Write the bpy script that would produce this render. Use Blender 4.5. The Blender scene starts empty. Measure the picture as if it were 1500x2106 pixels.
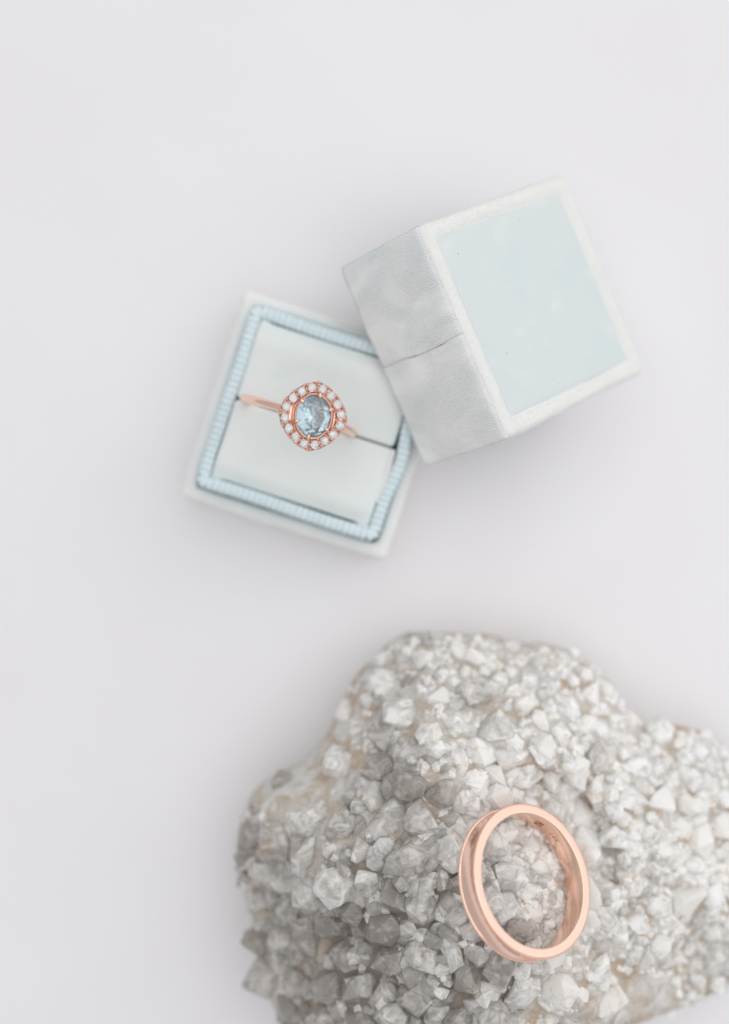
import bpy, bmesh, math, random
import numpy as np
from mathutils import Vector, Matrix, noise, Euler

MM = 0.001
random.seed(7)
rng = np.random.default_rng(11)
sc = bpy.context.scene
COL = sc.collection

# ------------------------------------------------------------------ camera
ZF = 37.5            # height of the plane in focus above the table, mm
DIST = 240.0         # camera to that plane, mm
PX = 3200.0          # the same distance in photograph pixels
NADIR = (720.0, 1053.0)   # pixel straight below the lens
cam = bpy.data.cameras.new('camera')
cam.sensor_fit = 'VERTICAL'
cam.sensor_height = 36.0
cam.lens = 18.0 * PX / 1053.0
cam.clip_start = 0.01
cam.clip_end = 20.0
cam.dof.use_dof = True
cam.dof.focus_distance = DIST * MM
cam.dof.aperture_fstop = cam.lens / 10.0
cam_ob = bpy.data.objects.new('camera', cam)
COL.objects.link(cam_ob)
TX = math.atan((NADIR[1] - 1053.0) / PX)
TY = -math.atan((750.0 - NADIR[0]) / PX)
cam_ob.location = (0, 0, (ZF + DIST) * MM)
cam_ob.rotation_euler = (TX, TY, 0)
sc.camera = cam_ob
CAM_R = Euler((TX, TY, 0)).to_matrix()

def P(px, py, z):
    """point at height z (mm) seen at a photograph pixel, used to read off the layout"""
    d = CAM_R @ Vector(((px - 750.0) / PX, (1053.0 - py) / PX, -1.0))
    t = (z - (ZF + DIST)) / d.z
    return Vector((d.x * t, d.y * t, z))

# ------------------------------------------------------------------ world and lamps
w = bpy.data.worlds.new('World')
sc.world = w
w.use_nodes = True
bg = w.node_tree.nodes['Background']
bg.inputs[0].default_value = (0.97, 0.975, 1.0, 1)
bg.inputs[1].default_value = 0.57

def area(name, loc, target, size, power, color):
    l = bpy.data.lights.new(name, 'AREA')
    l.shape = 'RECTANGLE'
    l.size, l.size_y = size
    l.energy = power
    l.color = color
    o = bpy.data.objects.new(name, l)
    COL.objects.link(o)
    o.location = loc
    o.rotation_euler = (Vector(target) - Vector(loc)).to_track_quat('-Z', 'Y').to_euler()
    return o
area('window_light', (0.86, 0.52, 0.50), (0, 0, 0.03), (1.6, 1.0), 3.4, (1.0, 0.985, 0.965))
area('overhead_fill', (0.14, 0.16, 1.2), (0, 0, 0), (1.7, 1.7), 8.4, (1.0, 0.995, 0.99))  # added unseen fill lamp overhead, for soft light and gold reflections

sc.view_settings.view_transform = 'Standard'
sc.view_settings.look = 'None'
sc.view_settings.exposure = -0.08
sc.view_settings.gamma = 1.0
sc.render.engine = 'CYCLES'
sc.cycles.max_bounces = 20
sc.cycles.transmission_bounces = 16
sc.cycles.transparent_max_bounces = 16
sc.cycles.diffuse_bounces = 6
sc.cycles.glossy_bounces = 8
sc.cycles.blur_glossy = 0.6
sc.cycles.use_denoising = True
sc.cycles.sample_clamp_indirect = 6.0
try:
    sc.cycles.denoiser = 'OPENIMAGEDENOISE'
except Exception:
    pass

# ------------------------------------------------------------------ materials
class NT:
    def __init__(self, name):
        self.m = bpy.data.materials.new(name)
        self.m.use_nodes = True
        self.t = self.m.node_tree
        self.b = self.t.nodes['Principled BSDF']
        self.out = self.t.nodes['Material Output']
        self.tc = self.t.nodes.new('ShaderNodeTexCoord')
    def n(self, typ, **kw):
        nd = self.t.nodes.new(typ)
        for k, v in kw.items():
            if k.startswith('i_'):
                nd.inputs[k[2:].replace('_', ' ')].default_value = v
            else:
                setattr(nd, k, v)
        return nd
    def l(self, a, b):
        self.t.links.new(a, b)
    def obj(self, scale=(1, 1, 1), rot=(0, 0, 0)):
        mp = self.n('ShaderNodeMapping')
        mp.inputs['Scale'].default_value = [s * 1000 for s in scale]   # coordinates in millimetres
        mp.inputs['Rotation'].default_value = rot
        self.l(self.tc.outputs['Object'], mp.inputs['Vector'])
        return mp.outputs['Vector']
    def noise(self, vec, scale, detail=3, rough=0.55, dist=0.0):
        nd = self.n('ShaderNodeTexNoise')
        nd.inputs['Scale'].default_value = scale
        nd.inputs['Detail'].default_value = detail
        nd.inputs['Roughness'].default_value = rough
        nd.inputs['Distortion'].default_value = dist
        self.l(vec, nd.inputs['Vector'])
        return nd.outputs['Fac']
    def ramp(self, fac, stops):
        r = self.n('ShaderNodeValToRGB')
        e = r.color_ramp.elements
        while len(e) < len(stops):
            e.new(0.5)
        for el, (p, c) in zip(e, stops):
            el.position = p
            el.color = (*c, 1) if len(c) == 3 else c
        self.l(fac, r.inputs['Fac'])
        return r.outputs['Color']
    def mix(self, fac, a, b):
        m = self.n('ShaderNodeMix', data_type='RGBA')
        for sock, v in ((0, fac), (6, a), (7, b)):
            if isinstance(v, (int, float)):
                m.inputs[sock].default_value = v
            elif isinstance(v, tuple):
                m.inputs[sock].default_value = (*v, 1)
            else:
                self.l(v, m.inputs[sock])
        return m.outputs[2]
    def math(self, op, a, b=0.0, clamp=False):
        m = self.n('ShaderNodeMath', operation=op, use_clamp=clamp)
        for i, v in enumerate((a, b)):
            if isinstance(v, (int, float)):
                m.inputs[i].default_value = v
            else:
                self.l(v, m.inputs[i])
        return m.outputs[0]
    def bump(self, h, strength, dist_mm, prev=None):
        b = self.n('ShaderNodeBump')
        b.inputs['Strength'].default_value = strength
        b.inputs['Distance'].default_value = dist_mm * MM
        self.l(h, b.inputs['Height'])
        if prev is not None:
            self.l(prev, b.inputs['Normal'])
        return b.outputs['Normal']
    def set(self, **kw):
        for k, v in kw.items():
            k = k.replace('_', ' ')
            if isinstance(v, (int, float)):
                self.b.inputs[k].default_value = v
            elif isinstance(v, tuple):
                self.b.inputs[k].default_value = (*v, 1) if len(v) == 3 else v
            else:
                self.l(v, self.b.inputs[k])
        return self

def mat_table():
    k = NT('matte white paper')
    v = k.obj()
    n = k.noise(v, 0.02, 3)
    c = k.ramp(n, [(0.3, (0.84, 0.825, 0.845)), (0.7, (0.865, 0.855, 0.87))])
    k.set(Base_Color=c, Roughness=0.85, Specular_IOR_Level=0.2, Normal=k.bump(k.noise(v, 3.0, 4), 0.15, 0.05))
    return k.m

def mat_velvet(name, lo, hi, crush=0.35, scale=0.16, stretch=(1, 1, 1)):
    k = NT(name)
    v = k.obj(stretch)
    a = k.noise(v, scale, 3, 0.5, 0.6)
    f = k.noise(k.obj((1, 1, 1)), 7.0, 2, 0.7)
    c = k.mix(k.math('MULTIPLY', k.ramp(a, [(0.5 - crush * 0.5, (0, 0, 0)), (0.5 + crush * 0.5, (1, 1, 1))]), 1.0), lo, hi)
    c = k.mix(k.math('MULTIPLY', f, 0.16), c, tuple(x * 0.8 for x in lo))
    k.set(Base_Color=c, Roughness=0.95, Specular_IOR_Level=0.1, Sheen_Weight=0.35, Sheen_Roughness=0.4)
    nrm = k.bump(f, 0.35, 0.12)
    nrm = k.bump(a, 0.25, 0.5, nrm)
    k.set(Normal=nrm)
    return k.m

def mat_panel():
    k = NT('smooth pale aqua velvet')
    v = k.obj()
    a = k.noise(v, 0.09, 3, 0.5, 0.8)
    c = k.ramp(a, [(0.35, (0.665, 0.735, 0.745)), (0.6, (0.69, 0.75, 0.735))])
    # worn spots and dark flecks of lint
    s = k.noise(k.obj((1, 1, 1)), 0.28, 2, 0.4, 0.3)
    c = k.mix(k.ramp(s, [(0.58, (0, 0, 0)), (0.85, (1, 1, 1))]), c, (0.75, 0.78, 0.78))
    vo = k.n('ShaderNodeTexVoronoi')
    vo.inputs['Scale'].default_value = 0.25
    k.l(v, vo.inputs['Vector'])
    c = k.mix(k.ramp(vo.outputs['Distance'], [(0.022, (1, 1, 1)), (0.03, (0, 0, 0))]), c, (0.25, 0.27, 0.27))
    f = k.noise(v, 9.0, 2, 0.7)
    k.set(Base_Color=c, Roughness=0.8, Specular_IOR_Level=0.2, Sheen_Weight=0.25, Sheen_Roughness=0.4,
          Normal=k.bump(f, 0.2, 0.05, k.bump(a, 0.2, 0.8)))
    return k.m

def mat_twill():
    k = NT('ribbed woven velvet backing')
    v = k.obj()
    wv = k.n('ShaderNodeTexWave', wave_type='BANDS', bands_direction='Y')
    wv.inputs['Scale'].default_value = 0.314 * 2.55
    wv.inputs['Distortion'].default_value = 1.6
    wv.inputs['Detail'].default_value = 2.0
    wv.inputs['Detail Scale'].default_value = 2.2
    k.l(v, wv.inputs['Vector'])
    cross = k.noise(k.obj((1.4, 2.4, 4.5)), 1.1, 2, 0.6)
    rib = k.math('MULTIPLY', wv.outputs['Fac'], k.math('ADD', cross, 0.45))
    pat = k.noise(k.obj((1, 1, 0.6)), 0.13, 3, 0.5, 1.0)
    worn = k.ramp(pat, [(0.42, (0, 0, 0)), (0.72, (1, 1, 1))])          # patches where the pile still covers the weave
    base = k.ramp(k.noise(k.obj((1, 1, 1)), 0.09, 3, 0.5, 0.4),
                  [(0.34, (0.87, 0.91, 0.915)), (0.5, (0.92, 0.935, 0.925)), (0.66, (0.94, 0.94, 0.92))])
    c = k.mix(k.math('MULTIPLY', k.math('SUBTRACT', 1.0, rib, True), 0.42), base, (0.68, 0.71, 0.71))
    c = k.mix(k.math('MULTIPLY', worn, 0.5), c, (0.92, 0.92, 0.90))
    k.set(Base_Color=c, Roughness=0.9, Specular_IOR_Level=0.15, Sheen_Weight=0.2)
    h = k.math('MULTIPLY', rib, k.math('SUBTRACT', 1.0, k.math('MULTIPLY', worn, 0.8)))
    k.set(Normal=k.bump(h, 0.8, 0.16, k.bump(pat, 0.3, 1.2)))
    return k.m

def mat_ribbon():
    k = NT('pale blue grosgrain')
    v = k.obj()
    a = k.noise(v, 0.5, 2)
    inf = k.n('ShaderNodeObjectInfo')
    c = k.mix(k.math('ADD', k.math('MULTIPLY', a, 0.5), k.math('MULTIPLY', inf.outputs['Random'], 0.5)), (0.66, 0.80, 0.85), (0.76, 0.86, 0.89))
    k.set(Base_Color=c, Roughness=0.6, Specular_IOR_Level=0.3, Sheen_Weight=0.2,
          Normal=k.bump(k.noise(k.obj((6, 1, 6)), 2.0, 2), 0.3, 0.05))
    return k.m

def mat_plain(name, col, rough=0.9):
    k = NT(name)
    n = k.noise(k.obj(), 0.8, 3)
    k.set(Base_Color=k.mix(n, tuple(x * 0.9 for x in col), col), Roughness=rough, Specular_IOR_Level=0.15)
    return k.m

def mat_gold(name, col=(0.955, 0.66, 0.54), rough=0.11, scratch=0.06):
    k = NT(name)
    v = k.obj((0.6, 0.6, 14))
    s = k.noise(v, 1.2, 4, 0.7)
    r = k.math('ADD', rough, k.math('MULTIPLY', k.math('SUBTRACT', s, 0.35), 0.18), True)
    k.set(Base_Color=col, Metallic=1.0, Roughness=r, Normal=k.bump(s, scratch, 0.02))
    return k.m

def mat_gem(name, col, ior, milky, milk_col):
    k = NT(name)
    k.set(Base_Color=col, Roughness=0.0, IOR=ior, Transmission_Weight=1.0)
    d = k.n('ShaderNodeBsdfDiffuse')
    d.inputs[0].default_value = (*milk_col, 1)
    mx = k.n('ShaderNodeMixShader')
    mx.inputs[0].default_value = milky
    k.l(k.b.outputs[0], mx.inputs[1])
    k.l(d.outputs[0], mx.inputs[2])
    k.l(mx.outputs[0], k.out.inputs['Surface'])
    return k.m

def mat_quartz(name, sss, tmax):
    k = NT(name)
    geo = k.n('ShaderNodeNewGeometry')
    mp = k.n('ShaderNodeMapping')
    mp.inputs['Scale'].default_value = (1000, 1000, 1000)
    k.l(geo.outputs['Position'], mp.inputs['Vector'])
    pos = mp.outputs['Vector']
    isl = geo.outputs['Random Per Island']
    info = k.n('ShaderNodeObjectInfo')
    rnd = k.math('FRACT', k.math('ADD', isl, info.outputs['Random']))
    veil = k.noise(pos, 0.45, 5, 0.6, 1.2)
    # zones of clear and of milky growth across the stone
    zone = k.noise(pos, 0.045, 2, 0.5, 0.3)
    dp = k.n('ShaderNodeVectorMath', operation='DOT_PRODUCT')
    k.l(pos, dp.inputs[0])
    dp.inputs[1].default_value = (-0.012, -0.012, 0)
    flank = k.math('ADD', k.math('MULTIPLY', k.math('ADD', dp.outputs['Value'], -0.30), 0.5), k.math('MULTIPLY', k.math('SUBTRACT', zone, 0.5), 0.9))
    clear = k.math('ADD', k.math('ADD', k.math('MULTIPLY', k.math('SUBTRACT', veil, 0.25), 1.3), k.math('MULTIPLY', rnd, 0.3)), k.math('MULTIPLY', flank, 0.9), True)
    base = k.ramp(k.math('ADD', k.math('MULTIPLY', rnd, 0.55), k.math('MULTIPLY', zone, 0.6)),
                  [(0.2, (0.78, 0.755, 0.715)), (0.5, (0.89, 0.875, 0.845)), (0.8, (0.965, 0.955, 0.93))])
    flank_shade = k.ramp(k.math('ADD', flank, k.math('MULTIPLY', k.math('SUBTRACT', rnd, 0.5), 0.6)), [(0.02, (0, 0, 0)), (0.36, (0.85, 0.85, 0.85))])  # shade of the lower left side, put into the base colour
    base = k.mix(flank_shade, base, (0.56, 0.525, 0.485))
    st = k.noise(pos, 0.32, 5, 0.7, 0.4)
    stain = k.math('MULTIPLY', k.ramp(st, [(0.575, (0, 0, 0)), (0.72, (1, 1, 1))]), 0.55)
    c = k.mix(stain, base, (0.55, 0.36, 0.18))
    tr = k.ramp(clear, [(0.35, (0.0, 0.0, 0.0)), (0.85, (tmax, tmax, tmax))])
    k.set(Base_Color=c, IOR=1.48, Transmission_Weight=tr,
          Roughness=k.ramp(veil, [(0.35, (0.03, 0.03, 0.03)), (0.7, (0.18, 0.18, 0.18))]))
    k.set(Subsurface_Weight=sss, Subsurface_Scale=0.0014)
    k.b.inputs['Subsurface Radius'].default_value = (1.0, 0.96, 0.9)
    k.set(Normal=k.bump(k.noise(pos, 1.6, 3, 0.6), 0.12, 0.12))
    return k.m

def mat_rock():
    k = NT('pale stained geode matrix')
    v = k.obj()
    a = k.noise(v, 0.5, 6, 0.7)
    b = k.noise(v, 0.09, 4, 0.6, 0.6)
    c = k.ramp(a, [(0.3, (0.62, 0.58, 0.53)), (0.5, (0.80, 0.78, 0.75)), (0.7, (0.90, 0.89, 0.88))])
    s = k.noise(v, 0.22, 5, 0.7, 0.5)
    c = k.mix(k.math('MULTIPLY', k.ramp(s, [(0.44, (0, 0, 0)), (0.62, (1, 1, 1))]), 0.85), c, (0.53, 0.385, 0.25))
    c = k.mix(k.ramp(b, [(0.5, (0, 0, 0)), (0.7, (0.5, 0.5, 0.5))]), c, (0.72, 0.66, 0.58))
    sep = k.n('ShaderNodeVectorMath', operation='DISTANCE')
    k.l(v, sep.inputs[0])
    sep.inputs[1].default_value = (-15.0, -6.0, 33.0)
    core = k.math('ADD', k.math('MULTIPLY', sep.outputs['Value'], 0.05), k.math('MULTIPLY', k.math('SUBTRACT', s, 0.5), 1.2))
    c = k.mix(k.ramp(core, [(0.8, (0.9, 0.9, 0.9)), (1.3, (0, 0, 0))]), c, (0.24, 0.20, 0.165))  # dark of the deep crevices, painted into the rock colour
    k.set(Base_Color=c, Roughness=0.8, Specular_IOR_Level=0.3, Normal=k.bump(k.noise(v, 1.6, 6, 0.7), 0.8, 0.6))
    return k.m

M_TABLE = mat_table()
M_WALL = mat_velvet('cream velvet', (0.86, 0.87, 0.855), (0.92, 0.915, 0.895), 0.4)
M_LID = mat_velvet('cream velvet nap', (0.83, 0.84, 0.825), (0.88, 0.875, 0.855), 0.5, 0.22)
M_NAP = mat_plain('cream velvet fibre', (0.90, 0.895, 0.875))
M_PAD = mat_velvet('pale mint velvet', (0.77, 0.835, 0.825), (0.87, 0.885, 0.87), 0.45, 0.07)
M_PANEL = mat_panel()
M_TWILL = mat_twill()
M_RIB = mat_ribbon()
M_CORE = mat_plain('ribbon teal edge', (0.40, 0.63, 0.69))
M_LINING = mat_plain('white worn lining', (0.83, 0.82, 0.81))
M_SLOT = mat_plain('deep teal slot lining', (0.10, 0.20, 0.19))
M_GOLD = mat_gold('polished rose gold')
M_GOLD2 = mat_gold('brushed rose gold', (0.955, 0.66, 0.54), 0.15, 0.02)
M_ENGR = mat_gold('engraved rose gold', (0.28, 0.13, 0.07), 0.4, 0.05)
M_DIA = mat_gem('clear diamond', (1, 1, 1), 2.3, 0.32, (1.0, 1.0, 1.0))
M_SAPPH = mat_gem('pale blue sapphire', (0.66, 0.82, 0.90), 1.77, 0.14, (0.50, 0.66, 0.74))
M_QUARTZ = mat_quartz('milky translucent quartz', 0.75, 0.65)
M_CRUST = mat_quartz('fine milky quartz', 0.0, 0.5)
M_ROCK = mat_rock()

# ------------------------------------------------------------------ mesh helpers
def meshdata(name, verts, faces, mat, smooth=False):
    me = bpy.data.meshes.new(name)
    me.from_pydata([(v[0] * MM, v[1] * MM, v[2] * MM) for v in verts], [], [list(f) for f in faces])
    bm = bmesh.new()
    bm.from_mesh(me)
    bmesh.ops.recalc_face_normals(bm, faces=bm.faces)
    bm.to_mesh(me)
    bm.free()
    me.polygons.foreach_set('use_smooth', [smooth] * len(me.polygons))
    me.materials.append(mat)
    return me

def put(name, me, parent=None, M=None):
    o = bpy.data.objects.new(name, me)
    COL.objects.link(o)
    o.parent = parent
    if M is not None:
        M = M.copy()
        M.translation *= MM
        o.matrix_local = M
    return o

def part(name, verts, faces, mat, parent, smooth=False, M=None):
    return put(name, meshdata(name, verts, faces, mat, smooth), parent, M)

def thing(name, label, cat, M, group=None):
    o = bpy.data.objects.new(name, None)
    COL.objects.link(o)
    o.empty_display_size = 0.005
    M = M.copy()
    M.translation *= MM
    o.matrix_world = M
    o['label'] = label
    o['category'] = cat
    if group:
        o['group'] = group
    return o

def frame(ex, ey, ez, org):
    M = Matrix.Identity(4)
    for i, e in enumerate((ex, ey, ez)):
        M.col[i][:3] = e
    M.translation = org
    return M

def hull(points):
    bm = bmesh.new()
    for p in points:
        bm.verts.new(p)
    r = bmesh.ops.convex_hull(bm, input=bm.verts)
    junk = {g for g in r['geom_interior'] + r['geom_unused'] if isinstance(g, bmesh.types.BMVert)}
    bmesh.ops.delete(bm, geom=list(junk), context='VERTS')
    bmesh.ops.dissolve_limit(bm, angle_limit=math.radians(2), verts=bm.verts, edges=bm.edges)
    bm.verts.index_update()
    v = [tuple(x.co) for x in bm.verts]
    f = [[x.index for x in fc.verts] for fc in bm.faces]
    bm.free()
    return v, f

def grid_axis(h, r, n):
    """positions from -h to h, closer together over the rounded ends"""
    e = [(-h + r * (1 - math.cos(a * math.pi / 12)) * 1.0) for a in range(0, 6)]
    mid = list(np.linspace(-h + r, h - r, n))
    return e + mid + [-x for x in reversed(e)]

def rounded_box(hx, hy, z0, z1, r, n=40, nz=14, skip=(), bump=None, round_bottom=True):
    """rounded box as a fine grid, returned as verts and faces; skip holds 'top' or 'bottom'"""
    hz = (z1 - z0) / 2
    cz = (z0 + z1) / 2
    X, Y, Z = grid_axis(hx, r, n), grid_axis(hy, r, n), grid_axis(hz, min(r, hz * 0.9), nz)
    idx, verts, faces = {}, [], []
    def vid(x, y, z):
        key = (round(x, 5), round(y, 5), round(z, 5))
        if key in idx:
            return idx[key]
        rz = r if (z > 0 or round_bottom) else 0
        ix = max(-hx + r, min(hx - r, x))
        iy = max(-hy + r, min(hy - r, y))
        lo = -hz + r if round_bottom else -hz
        iz = max(lo, min(hz - r, z))
        d = Vector((x - ix, y - iy, z - iz))
        if d.length > 1e-6:
            d = d.normalized() * r
        p = Vector((ix, iy, iz)) + d
        p.z += cz
        if bump:
            p = bump(p, d.normalized() if d.length > 1e-6 else Vector((0, 0, 1)))
        idx[key] = len(verts)
        verts.append(tuple(p))
        return idx[key]
    def sheet(U, V, f):
        for i in range(len(U) - 1):
            for j in range(len(V) - 1):
                faces.append([vid(*f(U[i], V[j])), vid(*f(U[i + 1], V[j])), vid(*f(U[i + 1], V[j + 1])), vid(*f(U[i], V[j + 1]))])
    if 'top' not in skip:
        sheet(X, Y, lambda a, b: (a, b, hz))
    if 'bottom' not in skip:
        sheet(X, Y, lambda a, b: (a, b, -hz))
    sheet(X, Z, lambda a, b: (a, hy, b))
    sheet(X, Z, lambda a, b: (a, -hy, b))
    sheet(Y, Z, lambda a, b: (hx, a, b))
    sheet(Y, Z, lambda a, b: (-hx, a, b))
    return verts, faces

def smoothstep(a, b, x):
    t = max(0.0, min(1.0, (x - a) / (b - a)))
    return t * t * (3 - 2 * t)

def torus_tube(path, radius, sides=8, closed=True, scale=None):
    """tube swept along a list of points"""
    n = len(path)
    verts, faces = [], []
    prev = None
    for i, p in enumerate(path):
        p = Vector(p)
        a = Vector(path[(i - 1) % n] if closed or i > 0 else path[0])
        b = Vector(path[(i + 1) % n] if closed or i < n - 1 else path[-1])
        t = (b - a).normalized()
        up = Vector((0, 0, 1)) if abs(t.z) < 0.9 else Vector((1, 0, 0))
        s = t.cross(up).normalized()
        u = s.cross(t)
        rr = radius * (scale(i / n) if scale else 1)
        for k in range(sides):
            ang = 2 * math.pi * k / sides
            verts.append(tuple(p + (s * math.cos(ang) + u * math.sin(ang)) * rr))
    for i in range(n if closed else n - 1):
        for k in range(sides):
            i2, k2 = (i + 1) % n, (k + 1) % sides
            faces.append([i * sides + k, i * sides + k2, i2 * sides + k2, i2 * sides + k])
    if not closed:
        faces.append(list(range(sides)))
        faces.append(list(range((n - 1) * sides, n * sides)))
    return verts, faces

def join(lists):
    V, F = [], []
    for v, f in lists:
        o = len(V)
        V += v
        F += [[i + o for i in x] for x in f]
    return V, F

def ball(c, r, seg=8, rings=5, sz=1.0):
    v, f = [], []
    for i in range(rings + 1):
        a = math.pi * i / rings
        for k in range(seg):
            b = 2 * math.pi * k / seg
            v.append((c[0] + r * math.sin(a) * math.cos(b), c[1] + r * math.sin(a) * math.sin(b), c[2] + sz * r * math.cos(a)))
    for i in range(rings):
        for k in range(seg):
            k2 = (k + 1) % seg
            f.append([i * seg + k, i * seg + k2, (i + 1) * seg + k2, (i + 1) * seg + k])
    return v, f

# ------------------------------------------------------------------ the table
o = part('tabletop', [(-900, -900, 0), (900, -900, 0), (900, 900, 0), (-900, 900, 0)], [[0, 1, 2, 3]], M_TABLE, None)
o['kind'] = 'structure'
o['label'] = 'plain matte white surface under the boxes and the stone'

# ------------------------------------------------------------------ ring box (open lower half)
Z_SH, Z_COL, Z_PAD = 14.4, 20.6, 20.4     # shoulder, top of ribbon collar, top of cushion
IN_TL, IN_BL, IN_BR = (P(537, 659, Z_PAD), P(430, 980, Z_PAD), P(757, 1080, Z_PAD))
ex = ((IN_BR - IN_BL).normalized() + Matrix.Rotation(-math.pi / 2, 3, 'Z') @ (IN_TL - IN_BL).normalized()).normalized()
ey = Vector((-ex.y, ex.x, 0))
ctr = (IN_TL + IN_BR) / 2
ctr.z = 0
HI = ((IN_BR - IN_BL).length + (IN_TL - IN_BL).length) / 4     # half the cushion square
RBW = 2.25                                                    # ribbon width
SHW = 2.55                                                    # shoulder width
HB = HI + RBW + SHW
box = thing('ring_box', 'open lower half of cream velvet ring box holding the blue stone ring', 'ring box', frame(ex, ey, Vector((0, 0, 1)), ctr))

def base_bump(p, nrm):
    q = max(abs(p.x), abs(p.y))
    if p.z > Z_SH - 0.8:
        p.z -= 8.5 * smoothstep(HI + RBW + 0.1, HI + RBW - 0.7, q)
    k = noise.noise(p * 0.25) * 0.22 + noise.noise(p * 1.1) * 0.08
    if p.z > 0.6:
        p = p + nrm * k
    return p
v, f = rounded_box(HB, HB, 0, Z_SH, 1.5, 46, 12, (), base_bump)
part('velvet_wall', v, f, M_WALL, box, True)
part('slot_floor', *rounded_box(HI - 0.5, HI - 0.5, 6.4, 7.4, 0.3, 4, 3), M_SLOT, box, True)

# ribbon collar: a core and, over it, each rib of the grosgrain
def bow(s, side):
    """the sides of the old ribbon are not straight; s runs -1..1 along the side"""
    if side == 1:
        return 0.75 * math.exp(-((s + 0.12) / 0.33) ** 2)
    return 0.12 * math.sin(3.0 * s + side * 2.1)
NRIB = 27
RC = HI + RBW / 2
def collar_point(side, s):
    a = RC + bow(s, side)
    t = s * (HI + 0.2)
    return [(t, -a), (a, t), (-t, a), (-a, -t)][side], [(0, -1), (1, 0), (0, 1), (-1, 0)][side]
stations = []
for side in range(4):
    for i in range(NRIB):
        s = -1 + 2 * (i + 0.5) / NRIB
        p, nn = collar_point(side, s)
        stations.append((p, nn))
    c0 = [(HI, -HI), (HI, HI), (-HI, HI), (-HI, -HI)][side]
    a0 = -math.pi / 2 + side * math.pi / 2
    for kk in range(1, 3):
        a = a0 + kk * math.pi / 6
        nn = (math.cos(a), math.sin(a))
        rr = RBW / 2 + 0.12
        stations.append(((c0[0] + nn[0] * rr, c0[1] + nn[1] * rr), nn))
prof = []
for a in np.linspace(0, math.pi, 9):
    prof.append((math.cos(a) * (RBW / 2 - 0.05), math.sin(a) ** 0.7 * 1.0))
prof = [(prof[0][0], -4.6)] + prof + [(prof[-1][0], -2.6)]
def rib_mesh(shift):
    v, f = [], []
    th = 2 * (HI + 0.2) / NRIB
    st = [(-0.5, 0.45), (-0.32, 0.85), (0, 1.0), (0.32, 0.85), (0.5, 0.45)]
    for (u, k) in st:
        for (x, z) in prof:
            v.append((x * (0.9 + 0.1 * k) + shift * noise.noise(Vector((x, z, u))) * 0.3, u * th * 0.94, (z - 1.0) * k if z > 0 else z - 1 + (1 - k)))
    m = len(prof)
    for i in range(len(st) - 1):
        for j in range(m - 1):
            f.append([i * m + j, i * m + j + 1, (i + 1) * m + j + 1, (i + 1) * m + j])
    f.append(list(range(m)))
    f.append(list(range((len(st) - 1) * m, len(st) * m)))
    return meshdata('rib', v, f, M_RIB, True)
ribs = [rib_mesh(k) for k in (0.0, 0.5, 1.0)]
# core frame under the ribs
core_path = [(*p, Z_COL - 1.5) for p, _ in stations]
v, f = [], []
m = len(stations)
for (p, nn) in stations:
    for (dx, z) in ((RBW / 2 - 0.1, 7.5), (RBW / 2 - 0.1, Z_COL - 1.0), (0.4, Z_COL - 0.4), (-0.4, Z_COL - 0.4), (-RBW / 2 + 0.1, Z_COL - 1.0), (-RBW / 2 + 0.1, 7.5)):
        v.append((p[0] + nn[0] * dx, p[1] + nn[1] * dx, z))
for i in range(m):
    for j in range(6):
        f.append([i * 6 + j, i * 6 + (j + 1) % 6, ((i + 1) % m) * 6 + (j + 1) % 6, ((i + 1) % m) * 6 + j])
ribbon = part('ribbon', v, f, M_CORE, box)
for i, (p, nn) in enumerate(stations):
    X = Vector((nn[0], nn[1], 0))
    put('rib', ribs[i % 3], ribbon, frame(X, Vector((-X.y, X.x, 0)), Vector((0, 0, 1)),
        Vector((p[0], p[1], Z_COL + 0.10 * math.sin(i * 1.7)))))

# cushion: two pads with a slit between them
def pad(sign):
    hy = HI / 2 - 0.14
    def bump(p, nrm):
        # edge at the slit rolls over and the corners fall away
        inner = (p.y * -sign + hy) if True else 0
        e = smoothstep(3.2, 0.0, inner)
        if p.z > 17:
            p.z -= 0.75 * e ** 2 + 0.25 * smoothstep(HI - 2.0, HI, abs(p.x))
            p.z += noise.noise(Vector((p.x * 0.12, p.y * 0.12, sign * 4))) * 0.35 + 0.9 * math.exp(-((inner - 3.0) / 3.0) ** 2)
        c = smoothstep(HI - 2.6, HI, abs(p.x)) * smoothstep(1.8, 0.0, inner)
        p.y += sign * c * (1.1 if p.x > 0 else 0.6)
        return p
    vv, ff = rounded_box(HI + 0.02, hy, 9.0, Z_PAD, 0.7, 34, 8, (), None)
    out = []
    for q in vv:
        q = bump(Vector((q[0], q[1], q[2])), None)
        out.append((q.x, q.y + sign * (HI / 2), q.z))
    return out, ff
part('cushion_pad', *pad(1), M_PAD, box, True)
part('cushion_pad', *pad(-1), M_PAD, box, True)
# strip of worn white lining that shows between cushion and the bowed ribbon
v, f = rounded_box(0.55, 4.6, 12.0, Z_PAD - 0.1, 0.3, 6, 4)
part('worn_lining', [(x + HI - 0.05 + 0.25 * math.cos(y * 0.3), y - 4.8, z) for x, y, z in v], f, M_LINING, box, True)

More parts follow.
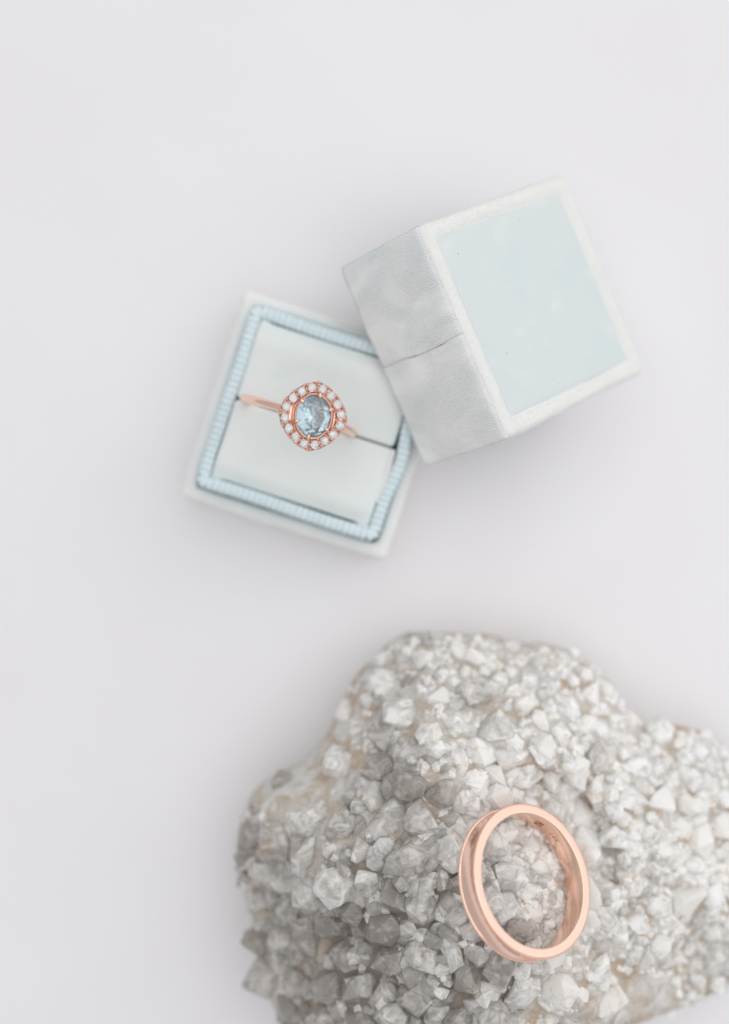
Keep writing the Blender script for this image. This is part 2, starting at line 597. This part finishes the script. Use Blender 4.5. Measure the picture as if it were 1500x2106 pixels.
# ------------------------------------------------------------------ ring box lid
LS, LH, LT = 35.6, 20.5, 1.6       # side, height, wall of the lid
LR = Euler((0.088, 0.646, 0.461), 'XYZ').to_matrix()
low = min((LR @ Vector((sx * LS / 2, sy * LS / 2, zz))).z for sx in (-1, 1) for sy in (-1, 1) for zz in (0, LH))
l_org = Vector((18.35, 30.0, -low))
lid = thing('ring_box_cover', 'cream velvet box lid with pale aqua top panel leaning on the open box', 'box lid', Matrix.Translation(l_org) @ LR.to_4x4())
RIM = 2.55
def lid_bump(p, nrm):
    q = max(abs(p.x), abs(p.y))
    if p.z > LH - 0.9:
        p.z -= 0.75 * smoothstep(LS / 2 - RIM + 0.15, LS / 2 - RIM - 0.15, q)
    k = noise.noise(p * 0.15) * 0.25 + noise.noise(p * 0.9) * 0.05
    fade = 1.0
    p = p + nrm * k * fade
    # the woven front is covered by its own panels
    return p
v, f = rounded_box(LS / 2, LS / 2, 0, LH, 1.25, 52, 16, ('bottom',), lid_bump, False)
shell = part('velvet_shell', v, f, M_LID, lid, True)
so = shell.modifiers.new('wall', 'SOLIDIFY')
so.thickness = LT * MM
so.offset = -1
# nap of the velvet standing up along the rim and the front edge
def pile(verts, faces, keep, count, ln, seed):
    r = np.random.default_rng(seed)
    V = np.array(verts)
    F = np.array(faces)
    c = V[F].mean(axis=1)
    F = F[[keep(p) for p in c]]
    nr = np.cross(V[F[:, 1]] - V[F[:, 0]], V[F[:, 3]] - V[F[:, 0]])
    ar = np.linalg.norm(nr, axis=1)
    nr /= ar[:, None]
    mid = np.array([0, 0, LH / 2])
    nr *= np.sign(((V[F].mean(axis=1) - mid) * nr).sum(axis=1))[:, None]
    pick = r.choice(len(F), count, p=ar / ar.sum())
    u, t = r.random(count)[:, None], r.random(count)[:, None]
    q = V[F[pick]]
    p = (q[:, 0] * (1 - u) + q[:, 1] * u) * (1 - t) + (q[:, 3] * (1 - u) + q[:, 2] * u) * t
    d = nr[pick] + r.normal(0, 0.55, (count, 3))
    d *= (ln * r.uniform(0.5, 1.2, count) / np.linalg.norm(d, axis=1))[:, None]
    sd = np.cross(d, r.normal(0, 1, (count, 3)))
    sd *= 0.03 / np.linalg.norm(sd, axis=1)[:, None]
    W = np.stack([p - sd, p + sd, p + d], axis=1).reshape(-1, 3)
    return W.tolist(), np.arange(3 * count).reshape(-1, 3).tolist()
nap = part('velvet_nap', *pile(v, f, lambda p: p[2] > LH - 2.3 and max(abs(p[0]), abs(p[1])) > LS / 2 - RIM + 0.1 or (p[0] < -LS / 2 + 1.4 and abs(p[1]) > LS / 2 - 1.2),
                               19000, 0.26, 5), M_NAP, lid)
nap['kind'] = 'stuff'
# smooth panel in the top
def rounded_sheet(hx, hy, r, z, n, dz):
    v, f = [], []
    for i in range(n + 1):
        for j in range(n + 1):
            x, y = -hx + 2 * hx * i / n, -hy + 2 * hy * j / n
            ed = min(hx - abs(x), hy - abs(y))
            v.append((x, y, z + dz * smoothstep(0, 1.2, ed) + 0.12 * noise.noise(Vector((x * 0.13, y * 0.13, 3)))))
    for i in range(n):
        for j in range(n):
            a = i * (n + 1) + j
            f.append([a, a + n + 1, a + n + 2, a + 1])
    return v, f
hp = LS / 2 - RIM + 0.12
v, f = rounded_sheet(hp, hp, 0.5, LH - 0.62, 40, 0.34)
pn = part('top_panel', v, f, M_PANEL, lid, True)
so = pn.modifiers.new('cloth', 'SOLIDIFY')
so.thickness = 0.25 * MM
so.offset = -1
# two lengths of woven cloth on the front wall, the lower lapped over the upper along a seam
def front_cloth(y0, y1, lift0, lift1, seed):
    nz_, ny_ = 34, 44
    v, f = [], []
    for i in range(nz_ + 1):
        for j in range(ny_ + 1):
            z = 0.12 + (LH - 0.45 - 0.12) * i / nz_
            y = y0 + (y1 - y0) * j / ny_
            t = j / ny_
            wob = 0.16 * noise.noise(Vector((z * 0.22, y * 0.2, seed))) + 0.06 * noise.noise(Vector((z * 0.7, y * 0.6, seed + 5)))
            lift = 0.26 + wob + lift0 * math.exp(-(t / 0.06) ** 2) + lift1 * math.exp(-((1 - t) / 0.06) ** 2)
            lift *= 1 - 0.8 * max(smoothstep(LH - 2.4, LH - 0.5, z), smoothstep(LS / 2 - 2.0, LS / 2 - 0.3, abs(y)))
            rd = min(1.2, math.hypot(max(0, abs(y) - (LS / 2 - 1.25)), max(0, z - (LH - 1.25))))
            ysh = 0.25 * math.sin(z * 0.35 + 0.5) * (math.exp(-(t / 0.1) ** 2) if lift0 else (math.exp(-((1 - t) / 0.1) ** 2) if lift1 else 0))
            own = noise.noise(Vector((-LS / 2, y, z)) * 0.15) * 0.25
            v.append((-LS / 2 + 1.25 - math.sqrt(1.25 ** 2 - rd ** 2) - lift - own, y + ysh, z))
    for i in range(nz_):
        for j in range(ny_):
            a = i * (ny_ + 1) + j
            f.append([a, a + 1, a + ny_ + 2, a + ny_ + 1])
    return v, f
for (y0, y1, a, b, sd) in ((-0.35, LS / 2 - 0.3, -0.16, 0, 2.0), (-LS / 2 + 0.3, -0.30, 0, 0.16, 9.0)):
    v, f = front_cloth(y0, y1, a, b, sd)
    c = part('woven_cloth', v, f, M_TWILL, lid, True)
    so = c.modifiers.new('cloth', 'SOLIDIFY')
    so.thickness = 0.28 * MM
    so.offset = 1

# ------------------------------------------------------------------ engagement ring
RO = 10.0                                   # outer radius of the shank
HEAD_H = 3.1
LEAN = math.radians(12.5)
hd = P(644.5, 856, ZF - 1.2)
ru = (P(752, 901, 29) - P(480, 818, 29)).normalized()
rz = (ru * math.sin(LEAN) + Vector((0, 0, 1)) * math.cos(LEAN)).normalized()
ru.z = 0
rx = (ru * math.cos(LEAN) - Vector((0, 0, 1)) * math.sin(LEAN)).normalized()
ry = rz.cross(rx)
r_org = hd - rz * (RO + HEAD_H)
ring = thing('engagement_ring', 'rose gold ring with oval blue stone and diamond halo in the cushion slit', 'ring', frame(rx, ry, rz, r_org))
# shank
v, f = [], []
N, K = 120, 14
for i in range(N):
    a = 2 * math.pi * i / N
    top = 0.5 + 0.5 * math.cos(a)            # 1 under the head
    wd = 0.72 - 0.10 * top ** 3
    th = 0.72
    rc = RO - th
    for k in range(K):
        b = 2 * math.pi * k / K
        rr = rc + th * (math.cos(b) if math.cos(b) > 0 else 0.8 * math.cos(b))
        v.append((rr * math.sin(a), wd * math.sin(b), rr * math.cos(a)))
for i in range(N):
    for k in range(K):
        f.append([i * K + k, i * K + (k + 1) % K, ((i + 1) % N) * K + (k + 1) % K, ((i + 1) % N) * K + k])
part('shank', v, f, M_GOLD, ring, True)

HZ = RO + HEAD_H                             # height of the halo face in ring coordinates
HA = math.radians(9.0)                       # halo turned a little against the shank
def cushion(a, th, p=1.62):
    c, s = abs(math.cos(th)), abs(math.sin(th))
    return a / (c ** p + s ** p) ** (1 / p)
def oval(th, k=1.0):
    """stone outline: short axis along the shank"""
    ao, bo = 2.62 * k, 3.2 * k
    return ao * bo / math.sqrt((bo * math.cos(th)) ** 2 + (ao * math.sin(th)) ** 2)
NT_, ND = 192, 16
def hp_(r, th, z):
    return (r * math.cos(th + HA), r * math.sin(th + HA), HZ + z)
v, f = [], []
for i in range(NT_):
    th = 2 * math.pi * i / NT_
    sc_ = 1 + 0.010 * math.cos(ND * (th - math.pi / 16) + math.pi)
    ro = cushion(5.45, th) * sc_
    ri = oval(th - 0.0, 1.17)
    for (r, z) in ((ri, -1.3), (ri, -0.1), (ri + 0.1, -0.05), (ri + 0.24, -0.15), (ri + 0.3, -0.85), (ro - 0.22, -0.85), (ro - 0.18, -0.12), (ro - 0.1, -0.04), (ro, -0.16), (ro * 0.985, -1.2), (ro * 0.62, -2.4), (ro * 0.42, -3.0)):
        v.append(hp_(r, th, z))
L = 12
for i in range(NT_):
    for j in range(L - 1):
        f.append([i * L + j, i * L + j + 1, ((i + 1) % NT_) * L + j + 1, ((i + 1) % NT_) * L + j])
halo = part('halo', v, f, M_GOLD, ring, True)
for p in halo.data.polygons:
    p.use_smooth = False
# basket wall round the stone with a row of tiny beads
bez = []
for i in range(72):
    th = 2 * math.pi * i / 72
    bez.append(hp_(oval(th, 1.085), th, 0.30))
bv, bf = torus_tube(bez, 0.09, 8)
cup = []
cupf = []
for i in range(72):
    th = 2 * math.pi * i / 72
    for (k, z) in ((1.05, 0.28), (1.12, 0.28), (1.14, -0.4), (1.0, -1.6), (0.5, -2.7)):
        cup.append(hp_(oval(th, k), th, z))
for i in range(72):
    for j in range(4):
        cupf.append([i * 5 + j, i * 5 + j + 1, ((i + 1) % 72) * 5 + j + 1, ((i + 1) % 72) * 5 + j])
beads = []
for i in range(56):
    th = 2 * math.pi * i / 56
    c = hp_(oval(th, 1.10), th, 0.36)
    beads.append(ball(c, 0.12, 8, 5))
part('bezel', *join([(bv, bf), (cup, cupf)] + beads), M_GOLD, ring, True)

def brilliant(n, table, crown, pav, girdle=0.03):
    pts = []
    for i in range(n):
        a = 2 * math.pi * i / n
        pts.append((table * math.cos(a), table * math.sin(a), crown))
        b = a + math.pi / n
        k = table + (1 - table) * 0.52
        pts.append((k * math.cos(b), k * math.sin(b), crown * 0.62))
        pts.append((0.36 * math.cos(a), 0.36 * math.sin(a), -girdle - pav * 0.62))
    for i in range(2 * n):
        a = math.pi * i / n
        pts.append((math.cos(a), math.sin(a), 0))
        pts.append((math.cos(a), math.sin(a), -girdle))
    pts.append((0, 0, -girdle - pav))
    return hull(pts)
gv, gf = brilliant(8, 0.54, 0.36, 0.80)
DR = 0.70
dia_me = meshdata('diamond', [(x * DR, y * DR, z * DR) for x, y, z in gv], gf, M_DIA)
# sixteen stones at equal steps along the cushion curve
fine = [hp_(cushion(4.55, 2 * math.pi * i / 2000), 2 * math.pi * i / 2000, 0) for i in range(2001)]
cum = [0]
for a, b in zip(fine, fine[1:]):
    cum.append(cum[-1] + (Vector(b) - Vector(a)).length)
def along(t):
    t = (t % 1.0) * cum[-1]
    i = min(int(np.searchsorted(cum, t)), 2000)
    return 2 * math.pi * i / 2000
bead_bits, bar_bits = [], []
for k in range(ND):
    th = along((k + 0.5) / ND)
    c = hp_(cushion(4.55, th), th, 0.10)
    Mr = Matrix.Rotation(random.uniform(0, 6), 4, 'Z')
    Mr.translation = Vector(c)
    put('diamond', dia_me, halo, Mr)
    th2 = along(k / ND)
    r0 = cushion(4.55, th2)
    for dr, rad in ((-0.62, 0.2), (0.62, 0.21)):
        for dth in (-0.052, 0.052):
            bead_bits.append(ball(hp_(r0 + dr, th2 + dth * (4.55 / (r0 + dr)), 0.16), rad, 8, 5, 1.3))
    d0, d1 = Vector(hp_(r0 - 0.85, th2, 0.0)), Vector(hp_(r0 + 0.72, th2, -0.02))
    sd = (d1 - d0).cross(Vector((0, 0, 1))).normalized() * 0.10
    dn = Vector((0, 0, -0.9))
    bar_bits.append(([tuple(q) for q in (d0 - sd, d0 + sd, d1 + sd, d1 - sd, d0 - sd + dn, d0 + sd + dn, d1 + sd + dn, d1 - sd + dn)],
                     [[0, 1, 2, 3], [0, 1, 5, 4], [1, 2, 6, 5], [2, 3, 7, 6], [3, 0, 4, 7]]))
setting = part('bead_setting', *join(bead_bits + bar_bits), M_GOLD, halo, True)
setting['kind'] = 'stuff'
# the oval stone, table up
sv, sf = brilliant(8, 0.60, 0.34, 0.72)
part('blue_stone', [hp_(0, 0, 0)[:2] + (0,) if False else
     (x * 2.72 * math.cos(HA) - y * 3.32 * math.sin(HA), x * 2.72 * math.sin(HA) + y * 3.32 * math.cos(HA), HZ + 0.28 + z * 2.9)
     for x, y, z in sv], sf, M_SAPPH, ring)
# six claws bent over the stone
for zx, zy in ((828, 435), (605, 540), (525, 785), (672, 1000), (905, 890), (970, 635)):
    d = Matrix.Rotation(math.atan2(ru.y, ru.x), 3, 'Z').transposed() @ Vector((zx - 745, -(zy - 722), 0))
    th = math.atan2(d.y, d.x) - HA
    ro_ = oval(th, 1.13)
    path = [hp_(ro_ + 0.05, th, -0.9), hp_(ro_ + 0.05, th, 0.35), hp_(ro_ - 0.10, th, 0.70), hp_(ro_ - 0.42, th, 0.86), hp_(ro_ - 0.78, th, 0.84)]
    part('prong', *torus_tube(path, 0.31, 10, False, lambda t: (1.0, 1.0, 0.98, 0.7, 0.22)[int(round(t * 5)) % 5]), M_GOLD, ring, True)

# ------------------------------------------------------------------ wedding band (placed first, the stone is built round it)
TILT = math.radians(41.5)
BZ = ZF + 3.0
bc = P(1098, 1810, BZ)
mn = Vector((0.86, 0.51, 0)).normalized()
bn = Vector((mn.x * math.sin(TILT), mn.y * math.sin(TILT), math.cos(TILT)))
bx = Vector((mn.y, -mn.x, 0)).normalized()
by = bn.cross(bx)
BR, BW, BT = 11.75, 3.9, 1.6
band_M = frame(bx, by, bn, bc)
band = thing('wedding_band', 'plain polished rose gold wedding band propped on the crystals', 'ring', band_M)
pr = [(BR - BT, -0.16), (BR - BT + 0.03, -0.06), (BR - BT + 0.10, -0.01), (BR - BT + 0.17, 0.0), (BR - 0.36, 0.0), (BR - 0.30, -0.005), (BR - 0.20, -0.05), (BR - 0.17, -0.34), (BR - 0.34, -0.42), (BR - 0.38, -0.50)]
for t in np.linspace(0, 1, 11)[1:-1]:
    pr.append((BR - 0.38 - 0.26 * math.sin(math.pi * t), -0.50 - (BW - 1.0) * t))
pr += [(BR - 0.38, -BW + 0.50), (BR - 0.34, -BW + 0.42), (BR - 0.17, -BW + 0.34), (BR - 0.20, -BW + 0.05), (BR - 0.30, -BW), (BR - BT + 0.14, -BW), (BR - BT, -BW + 0.12)]
for t in np.linspace(0, 1, 7)[1:-1]:
    pr.append((BR - BT - 0.10 * math.sin(math.pi * t), -BW + 0.12 + (BW - 0.24) * t))
v, f = [], []
N, K = 220, len(pr)
for i in range(N):
    a = 2 * math.pi * i / N
    for (r, z) in pr:
        v.append((r * math.cos(a), r * math.sin(a), z))
for i in range(N):
    for k in range(K):
        f.append([i * K + k, i * K + (k + 1) % K, ((i + 1) % N) * K + (k + 1) % K, ((i + 1) % N) * K + k])
body = part('band_body', v, f, M_GOLD2, band, True)
ed = body.modifiers.new('crease', 'EDGE_SPLIT')
ed.split_angle = math.radians(35)
for zz in (-0.2, -BW + 0.2):
    bits = [ball(((BR - 0.15) * math.cos(a), (BR - 0.15) * math.sin(a), zz), 0.18, 6, 4) for a in np.linspace(0, 2 * math.pi, 201)[:-1]]
    mg = part('milgrain_edge', *join(bits), M_GOLD2, band, True)
    mg['kind'] = 'stuff'
# engraved marks on the inner wall
Mi = band_M.inverted()
def wall_angle(px, py):
    best = None
    for i in range(1440):
        a = 2 * math.pi * i / 1440
        p = band_M @ Vector(((BR - BT) * math.cos(a), (BR - BT) * math.sin(a), -BW * 0.5))
        q = P(px, py, p.z)
        d = (q - p).length
        if best is None or d < best[0]:
            best = (d, a)
    return best[1]
def stroke(pts, wd, a0, z0):
    """flat cut along pts (mm, x to the reader's right along the wall, y towards the front edge)"""
    v, f = [], []
    for i, p in enumerate(pts):
        q0, q1 = pts[max(i - 1, 0)], pts[min(i + 1, len(pts) - 1)]
        t = Vector((q1[0] - q0[0], q1[1] - q0[1])).normalized()
        nn = Vector((-t.y, t.x)) * wd * (0.5 if 0 < i < len(pts) - 1 else 0.3)
        for s in (-1, 1):
            x, y = p[0] + nn.x * s, p[1] + nn.y * s
            for rr in (BR - BT - 0.125, BR - BT + 0.05):
                a = a0 - x / (BR - BT)
                v.append((rr * math.cos(a), rr * math.sin(a), z0 + y))
    for i in range(len(pts) - 1):
        a = i * 4
        f += [[a, a + 4, a + 6, a + 2], [a, a + 1, a + 5, a + 4], [a + 2, a + 6, a + 7, a + 3]]
    return v, f
def arc(cx, cy, rx_, ry_, d0, d1, n=12):
    return [(cx + rx_ * math.cos(math.radians(d0 + (d1 - d0) * i / n)), cy + ry_ * math.sin(math.radians(d0 + (d1 - d0) * i / n))) for i in range(n + 1)]
aM, aK = wall_angle(1104, 1702), wall_angle(1133, 1728)
WD = 0.13
letters = [
    [arc(-0.30, 0.05, 0.42, 0.52, 50, 300)],                                                             # C
    [[(-0.55, -0.70), (-0.36, -0.62), (-0.15, -0.1), (0.08, 0.45), (0.2, 0.5)]],                          # slanting stroke
    [arc(0.42, 0.30, 0.26, 0.25, 20, 260) + arc(0.36, -0.22, 0.32, 0.32, 80, -150)],                       # S
]
for L_ in letters:
    part('engraved_letter', *join([stroke(s, WD, aM, -BW * 0.5) for s in L_]), M_ENGR, body)
for L_, off in (([[(-0.15, 0.25), (0.0, 0.42), (0.0, -0.42)]], -0.75), ([[(0.15, -0.42), (0.15, 0.42), (-0.28, -0.12), (0.3, -0.12)]], -0.1),
                ([[(-0.2, 0.42), (-0.2, -0.42)], [(0.25, 0.42), (-0.2, -0.05), (0.3, -0.42)]], 0.68)):
    part('engraved_letter', *join([stroke([(x + off, y) for x, y in s], 0.10, aK, -BW * 0.52) for s in L_]), M_ENGR, body)

# ------------------------------------------------------------------ crystal geode
outline = [(840, 1298), (920, 1300), (1000, 1306), (1100, 1318), (1200, 1350), (1262, 1400), (1288, 1468), (1330, 1486), (1390, 1490), (1460, 1512),
           (1505, 1550), (1560, 1650), (1600, 1800), (1570, 1930), (1495, 2025), (1400, 2068), (1300, 2095), (1200, 2125), (1080, 2180), (900, 2200),
           (740, 2190), (620, 2140), (565, 2080), (545, 2000), (520, 1900), (488, 1800), (486, 1720), (515, 1640), (560, 1600), (640, 1552),
           (676, 1512), (705, 1432), (755, 1370), (795, 1318)]
EDGE_Z = 11.0
poly = [P(x, y, EDGE_Z) for x, y in outline]
gc = P(1020, 1770, 0)
gc.z = 0
ctrl = [(1000, 1900, 39), (1040, 1960, 39), (860, 1770, 37.5), (750, 1650, 35.5), (700, 1800, 35), (900, 1600, 35), (900, 1450, 31), (1000, 1350, 23), (840, 1350, 24),
        (1150, 1420, 24), (1100, 1600, 33), (1250, 1600, 27), (1200, 1700, 29), (1400, 1600, 22), (1400, 1800, 24), (1300, 1950, 27), (1150, 2060, 33),
        (900, 2000, 36), (800, 2080, 33), (620, 1750, 29), (560, 1870, 19), (610, 2020, 21), (800, 1900, 36), (700, 1960, 29), (760, 1500, 27), (660, 1620, 29),
        (1280, 1500, 19), (1450, 1950, 18), (1200, 1850, 33), (1300, 1800, 27), (1500, 1700, 19)]
cp = np.array([list(P(x, y, z)) for x, y, z in ctrl])
def height(x, y):
    d2 = (cp[:, 0] - x) ** 2 + (cp[:, 1] - y) ** 2
    wgt = 1 / (d2 + 14.0) ** 1.6
    return float((wgt * cp[:, 2]).sum() / wgt.sum())
def edge_radius(th):
    d = Vector((math.cos(th), math.sin(th)))
    best = 0
    n = len(poly)
    for i in range(n):
        a, b = poly[i] - gc, poly[(i + 1) % n] - gc
        e = (b.x - a.x, b.y - a.y)
        det = d.x * -e[1] + d.y * e[0]
        if abs(det) < 1e-9:
            continue
        t = (a.x * -e[1] + a.y * e[0]) / det
        u = (d.x * a.y - d.y * a.x) / det
        if t > 0 and -1e-6 <= u <= 1 + 1e-6:
            best = max(best, t)
    return best
NR = 360
ER = [edge_radius(2 * math.pi * i / NR) for i in range(NR)]
ER = [(ER[i - 1] + 2 * ER[i] + ER[(i + 1) % NR]) / 4 for i in range(NR)]
ER = [r + 0.8 * noise.noise(Vector((math.cos(2 * math.pi * i / NR) * 6, math.sin(2 * math.pi * i / NR) * 6, 1))) for i, r in enumerate(ER)]
def er(th):
    t = (th / (2 * math.pi) * NR) % NR
    i = int(t)
    return ER[i] * (1 - t + i) + ER[(i + 1) % NR] * (t - i)
def surf(x, y):
    """height of the stone without crystals, relative to gc"""
    r = math.hypot(x, y)
    t = min(1.0, r / er(math.atan2(y, x)))
    h = height(x + gc.x, y + gc.y)
    q = Vector((x, y, 0))
    h += 1.5 * noise.noise(q * 0.11) + 0.9 * noise.noise(q * 0.28 + Vector((5, 0, 0))) + 0.5 * noise.noise(q * 0.7)
    # keep clear of the wedding band resting on it
    dx, dy = x + gc.x - bc.x, y + gc.y - bc.y
    dd = math.hypot(dx, dy)
    if dd < 17:
        c0 = bc - bn * BW
        lim = c0.z - ((x + gc.x - c0.x) * bn.x + (y + gc.y - c0.y) * bn.y) / bn.z - 0.9
        k = smoothstep(17, 13, dd)
        h = h * (1 - k) + min(h, lim) * k
    f_ = math.sqrt(max(0.0, 1 - t ** 4))
    return EDGE_Z + (h - EDGE_Z) * f_
stone = thing('crystal_geode', 'rough white quartz crystal cluster lying under the wedding band', 'crystal cluster', Matrix.Translation(gc))
v, f = [], []
MR = 64
for j in range(MR + 1):
    t = (j / MR) ** 0.8
    for i in range(NR):
        th = 2 * math.pi * i / NR
        r = ER[i] * t
        x, y = r * math.cos(th), r * math.sin(th)
        v.append((x, y, surf(x, y)))
for (k, z) in ((0.985, 7.5), (0.955, 4.0), (0.93, 1.2), (0.88, 0.0)):
    for i in range(NR):
        th = 2 * math.pi * i / NR
        r = ER[i] * k + 0.5 * noise.noise(Vector((math.cos(th) * 9, math.sin(th) * 9, z)))
        v.append((r * math.cos(th), r * math.sin(th), z))
R_ = MR + 5
for j in range(R_ - 1):
    for i in range(NR):
        i2 = (i + 1) % NR
        f.append([j * NR + i, j * NR + i2, (j + 1) * NR + i2, (j + 1) * NR + i])
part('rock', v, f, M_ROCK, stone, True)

def crystal_shape(seed):
    r = random.Random(seed)
    pts = []
    ln = r.uniform(0.7, 1.7)
    asp = r.uniform(0.7, 1.0)
    tw = r.uniform(0, 1)
    tip = (r.uniform(-0.28, 0.28), r.uniform(-0.28, 0.28))
    radii = [r.uniform(0.75, 1.08) for _ in range(6)]
    sh = [r.uniform(-0.22, 0.22) for _ in range(6)]
    for k in range(6):
        a = math.pi * k / 3 + tw
        x, y = radii[k] * math.cos(a), radii[k] * math.sin(a) * asp
        pts.append((x * 0.82, y * 0.82, -0.8))
        pts.append((x, y, ln * 0.45 + sh[k]))
    tr = r.uniform(0.05, 0.38)
    for k in range(3):
        a = 2 * math.pi * k / 3 + tw * 3
        pts.append((tip[0] + tr * math.cos(a), tip[1] + tr * math.sin(a), ln * 0.45 + r.uniform(0.55, 0.85)))
    return hull(pts)
def chunk_shape(seed):
    r = random.Random(seed)
    n = r.randint(11, 17)
    ax = (r.uniform(0.8, 1.15), r.uniform(0.65, 0.95), r.uniform(0.75, 1.2))
    pts = []
    for _ in range(n):
        d = Vector((r.gauss(0, 1), r.gauss(0, 1), r.gauss(0, 1))).normalized()
        pts.append((d.x * ax[0], d.y * ax[1], d.z * ax[2] + 0.25))
    return hull(pts)
SHAPES = [crystal_shape(100 + i) for i in range(26)] + [chunk_shape(300 + i) for i in range(18)]
SHAPES_NP = [np.array(s[0]) for s in SHAPES]
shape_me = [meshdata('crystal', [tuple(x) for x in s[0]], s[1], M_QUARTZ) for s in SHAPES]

def coarse(px, py):
    """how large the crystals grow at a place, read from the photograph's layout"""
    g = 0.55
    for (x, y, s, a) in ((720, 1830, 190, 0.65), (880, 1660, 120, 0.55), (900, 2010, 200, 0.65), (1080, 1860, 120, 0.5), (620, 1780, 100, 0.35),
                         (900, 1480, 110, 0.3), (1330, 1800, 160, 0.35), (1180, 1960, 110, 0.3), (1110, 1560, 130, 0.25)):
        g += a * math.exp(-((px - x) ** 2 + (py - y) ** 2) / (2 * s * s))
    return min(g, 1.35)
def bare(px, py):
    """places where the tan matrix shows"""
    b = 0
    for (x, y, s) in ((690, 1500, 45), (640, 1600, 55), (730, 1440, 30), (1330, 2060, 80), (1230, 2090, 60), (1090, 2075, 35), (560, 1640, 35)):
        b = max(b, math.exp(-((px - x) ** 2 + (py - y) ** 2) / (2 * s * s)))
    return b
def to_px(p):
    d = CAM_R.transposed() @ (p - Vector((0, 0, ZF + DIST)))
    return 750 + PX * d.x / -d.z, 1053 - PX * d.y / -d.z
def clear_of_band(W):
    """True when none of the world points lies inside the band's metal"""
    L = (W - np.array(bc)) @ np.array([list(bx), list(by), list(bn)]).T
    r = np.hypot(L[:, 0], L[:, 1])
    hit = (L[:, 2] > -BW + np.where(r < 6.5, 1.3, np.where(r < BR + 0.7, 0.05, np.where(r < BR + 2.2, 1.6, 50.0))))
    return not hit.any()
placed = []
def try_place(size, k, sep, depth, crust=False):
    th = random.uniform(0, 2 * math.pi)
    t = math.sqrt(random.uniform(0, 0.985))
    r = er(th) * t
    x, y = r * math.cos(th), r * math.sin(th)
    z = surf(x, y)
    px, py = to_px(Vector((x + gc.x, y + gc.y, z)))
    if px > 1640 or py > 2230:
        return None
    g = coarse(px, py)
    if random.random() < bare(px, py) * 1.15:
        return None
    if crust:
        if g > 1.0 and random.random() < (0.5 if crust == 1 else 0.3):
            return None
        for (qx, qy, qs) in placed_big:
            if (qx - x) ** 2 + (qy - y) ** 2 < (0.75 * qs) ** 2 and random.random() < 0.85:
                return None
    s = min(4.3, size * g * random.uniform(0.75, 1.25))
    if sep:
        for (qx, qy, qs) in placed:
            if (qx - x) ** 2 + (qy - y) ** 2 < (sep * (qs + s)) ** 2:
                return None
    e = 0.6
    nx, ny = (surf(x - e, y) - surf(x + e, y)) / (2 * e), (surf(x, y - e) - surf(x, y + e)) / (2 * e)
    nrm = Vector((nx, ny, 1)).normalized()
    a = random.uniform(0, 2 * math.pi)
    til = random.uniform(0.05, 0.75)
    nrm = (nrm + Vector((math.cos(a), math.sin(a), 0.1)) * til).normalized()
    q = nrm.to_track_quat('Z', 'Y').to_matrix() @ Matrix.Rotation(random.uniform(0, 6.28), 3, 'Z')
    S = Matrix.Diagonal((s, s * random.uniform(0.8, 1.15), s * random.uniform(0.6, 0.95)))
    R = q @ S
    org = Vector((x, y, z)) - nrm * (s * depth)
    W = SHAPES_NP[k] @ np.array(R).T + np.array(org) + np.array(gc)
    if not clear_of_band(W):
        return None
    placed.append((x, y, s))
    M4 = R.to_4x4()
    M4.translation = org
    return M4, W - np.array(gc)
n_big = 0
tries = 0
while n_big < 300 and tries < 9000:
    tries += 1
    k = random.randrange(len(SHAPES))
    sep = 0.55 if tries < 3500 else 0.4
    got = try_place(4.1 if n_big < 110 else (2.8 if n_big < 200 else 1.9), k, sep, 0.3)
    if got:
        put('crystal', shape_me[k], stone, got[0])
        n_big += 1
placed_big = list(placed)
bits = []
for i in range(1900):
    k = random.randrange(26)
    placed.clear()
    got = try_place(random.choice((1.4, 1.7, 2.0, 2.3)), k, 0, 0.55, 2)
    if got:
        bits.append(([tuple(p) for p in got[1]], SHAPES[k][1]))
for i in range(11000):
    k = random.randrange(len(SHAPES))
    placed.clear()
    got = try_place(random.choice((0.6, 0.8, 1.0, 1.3)), k % 26, 0, 0.5, 1)
    if got:
        bits.append(([tuple(p) for p in got[1]], SHAPES[k % 26][1]))
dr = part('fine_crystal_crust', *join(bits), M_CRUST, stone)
dr['kind'] = 'stuff'
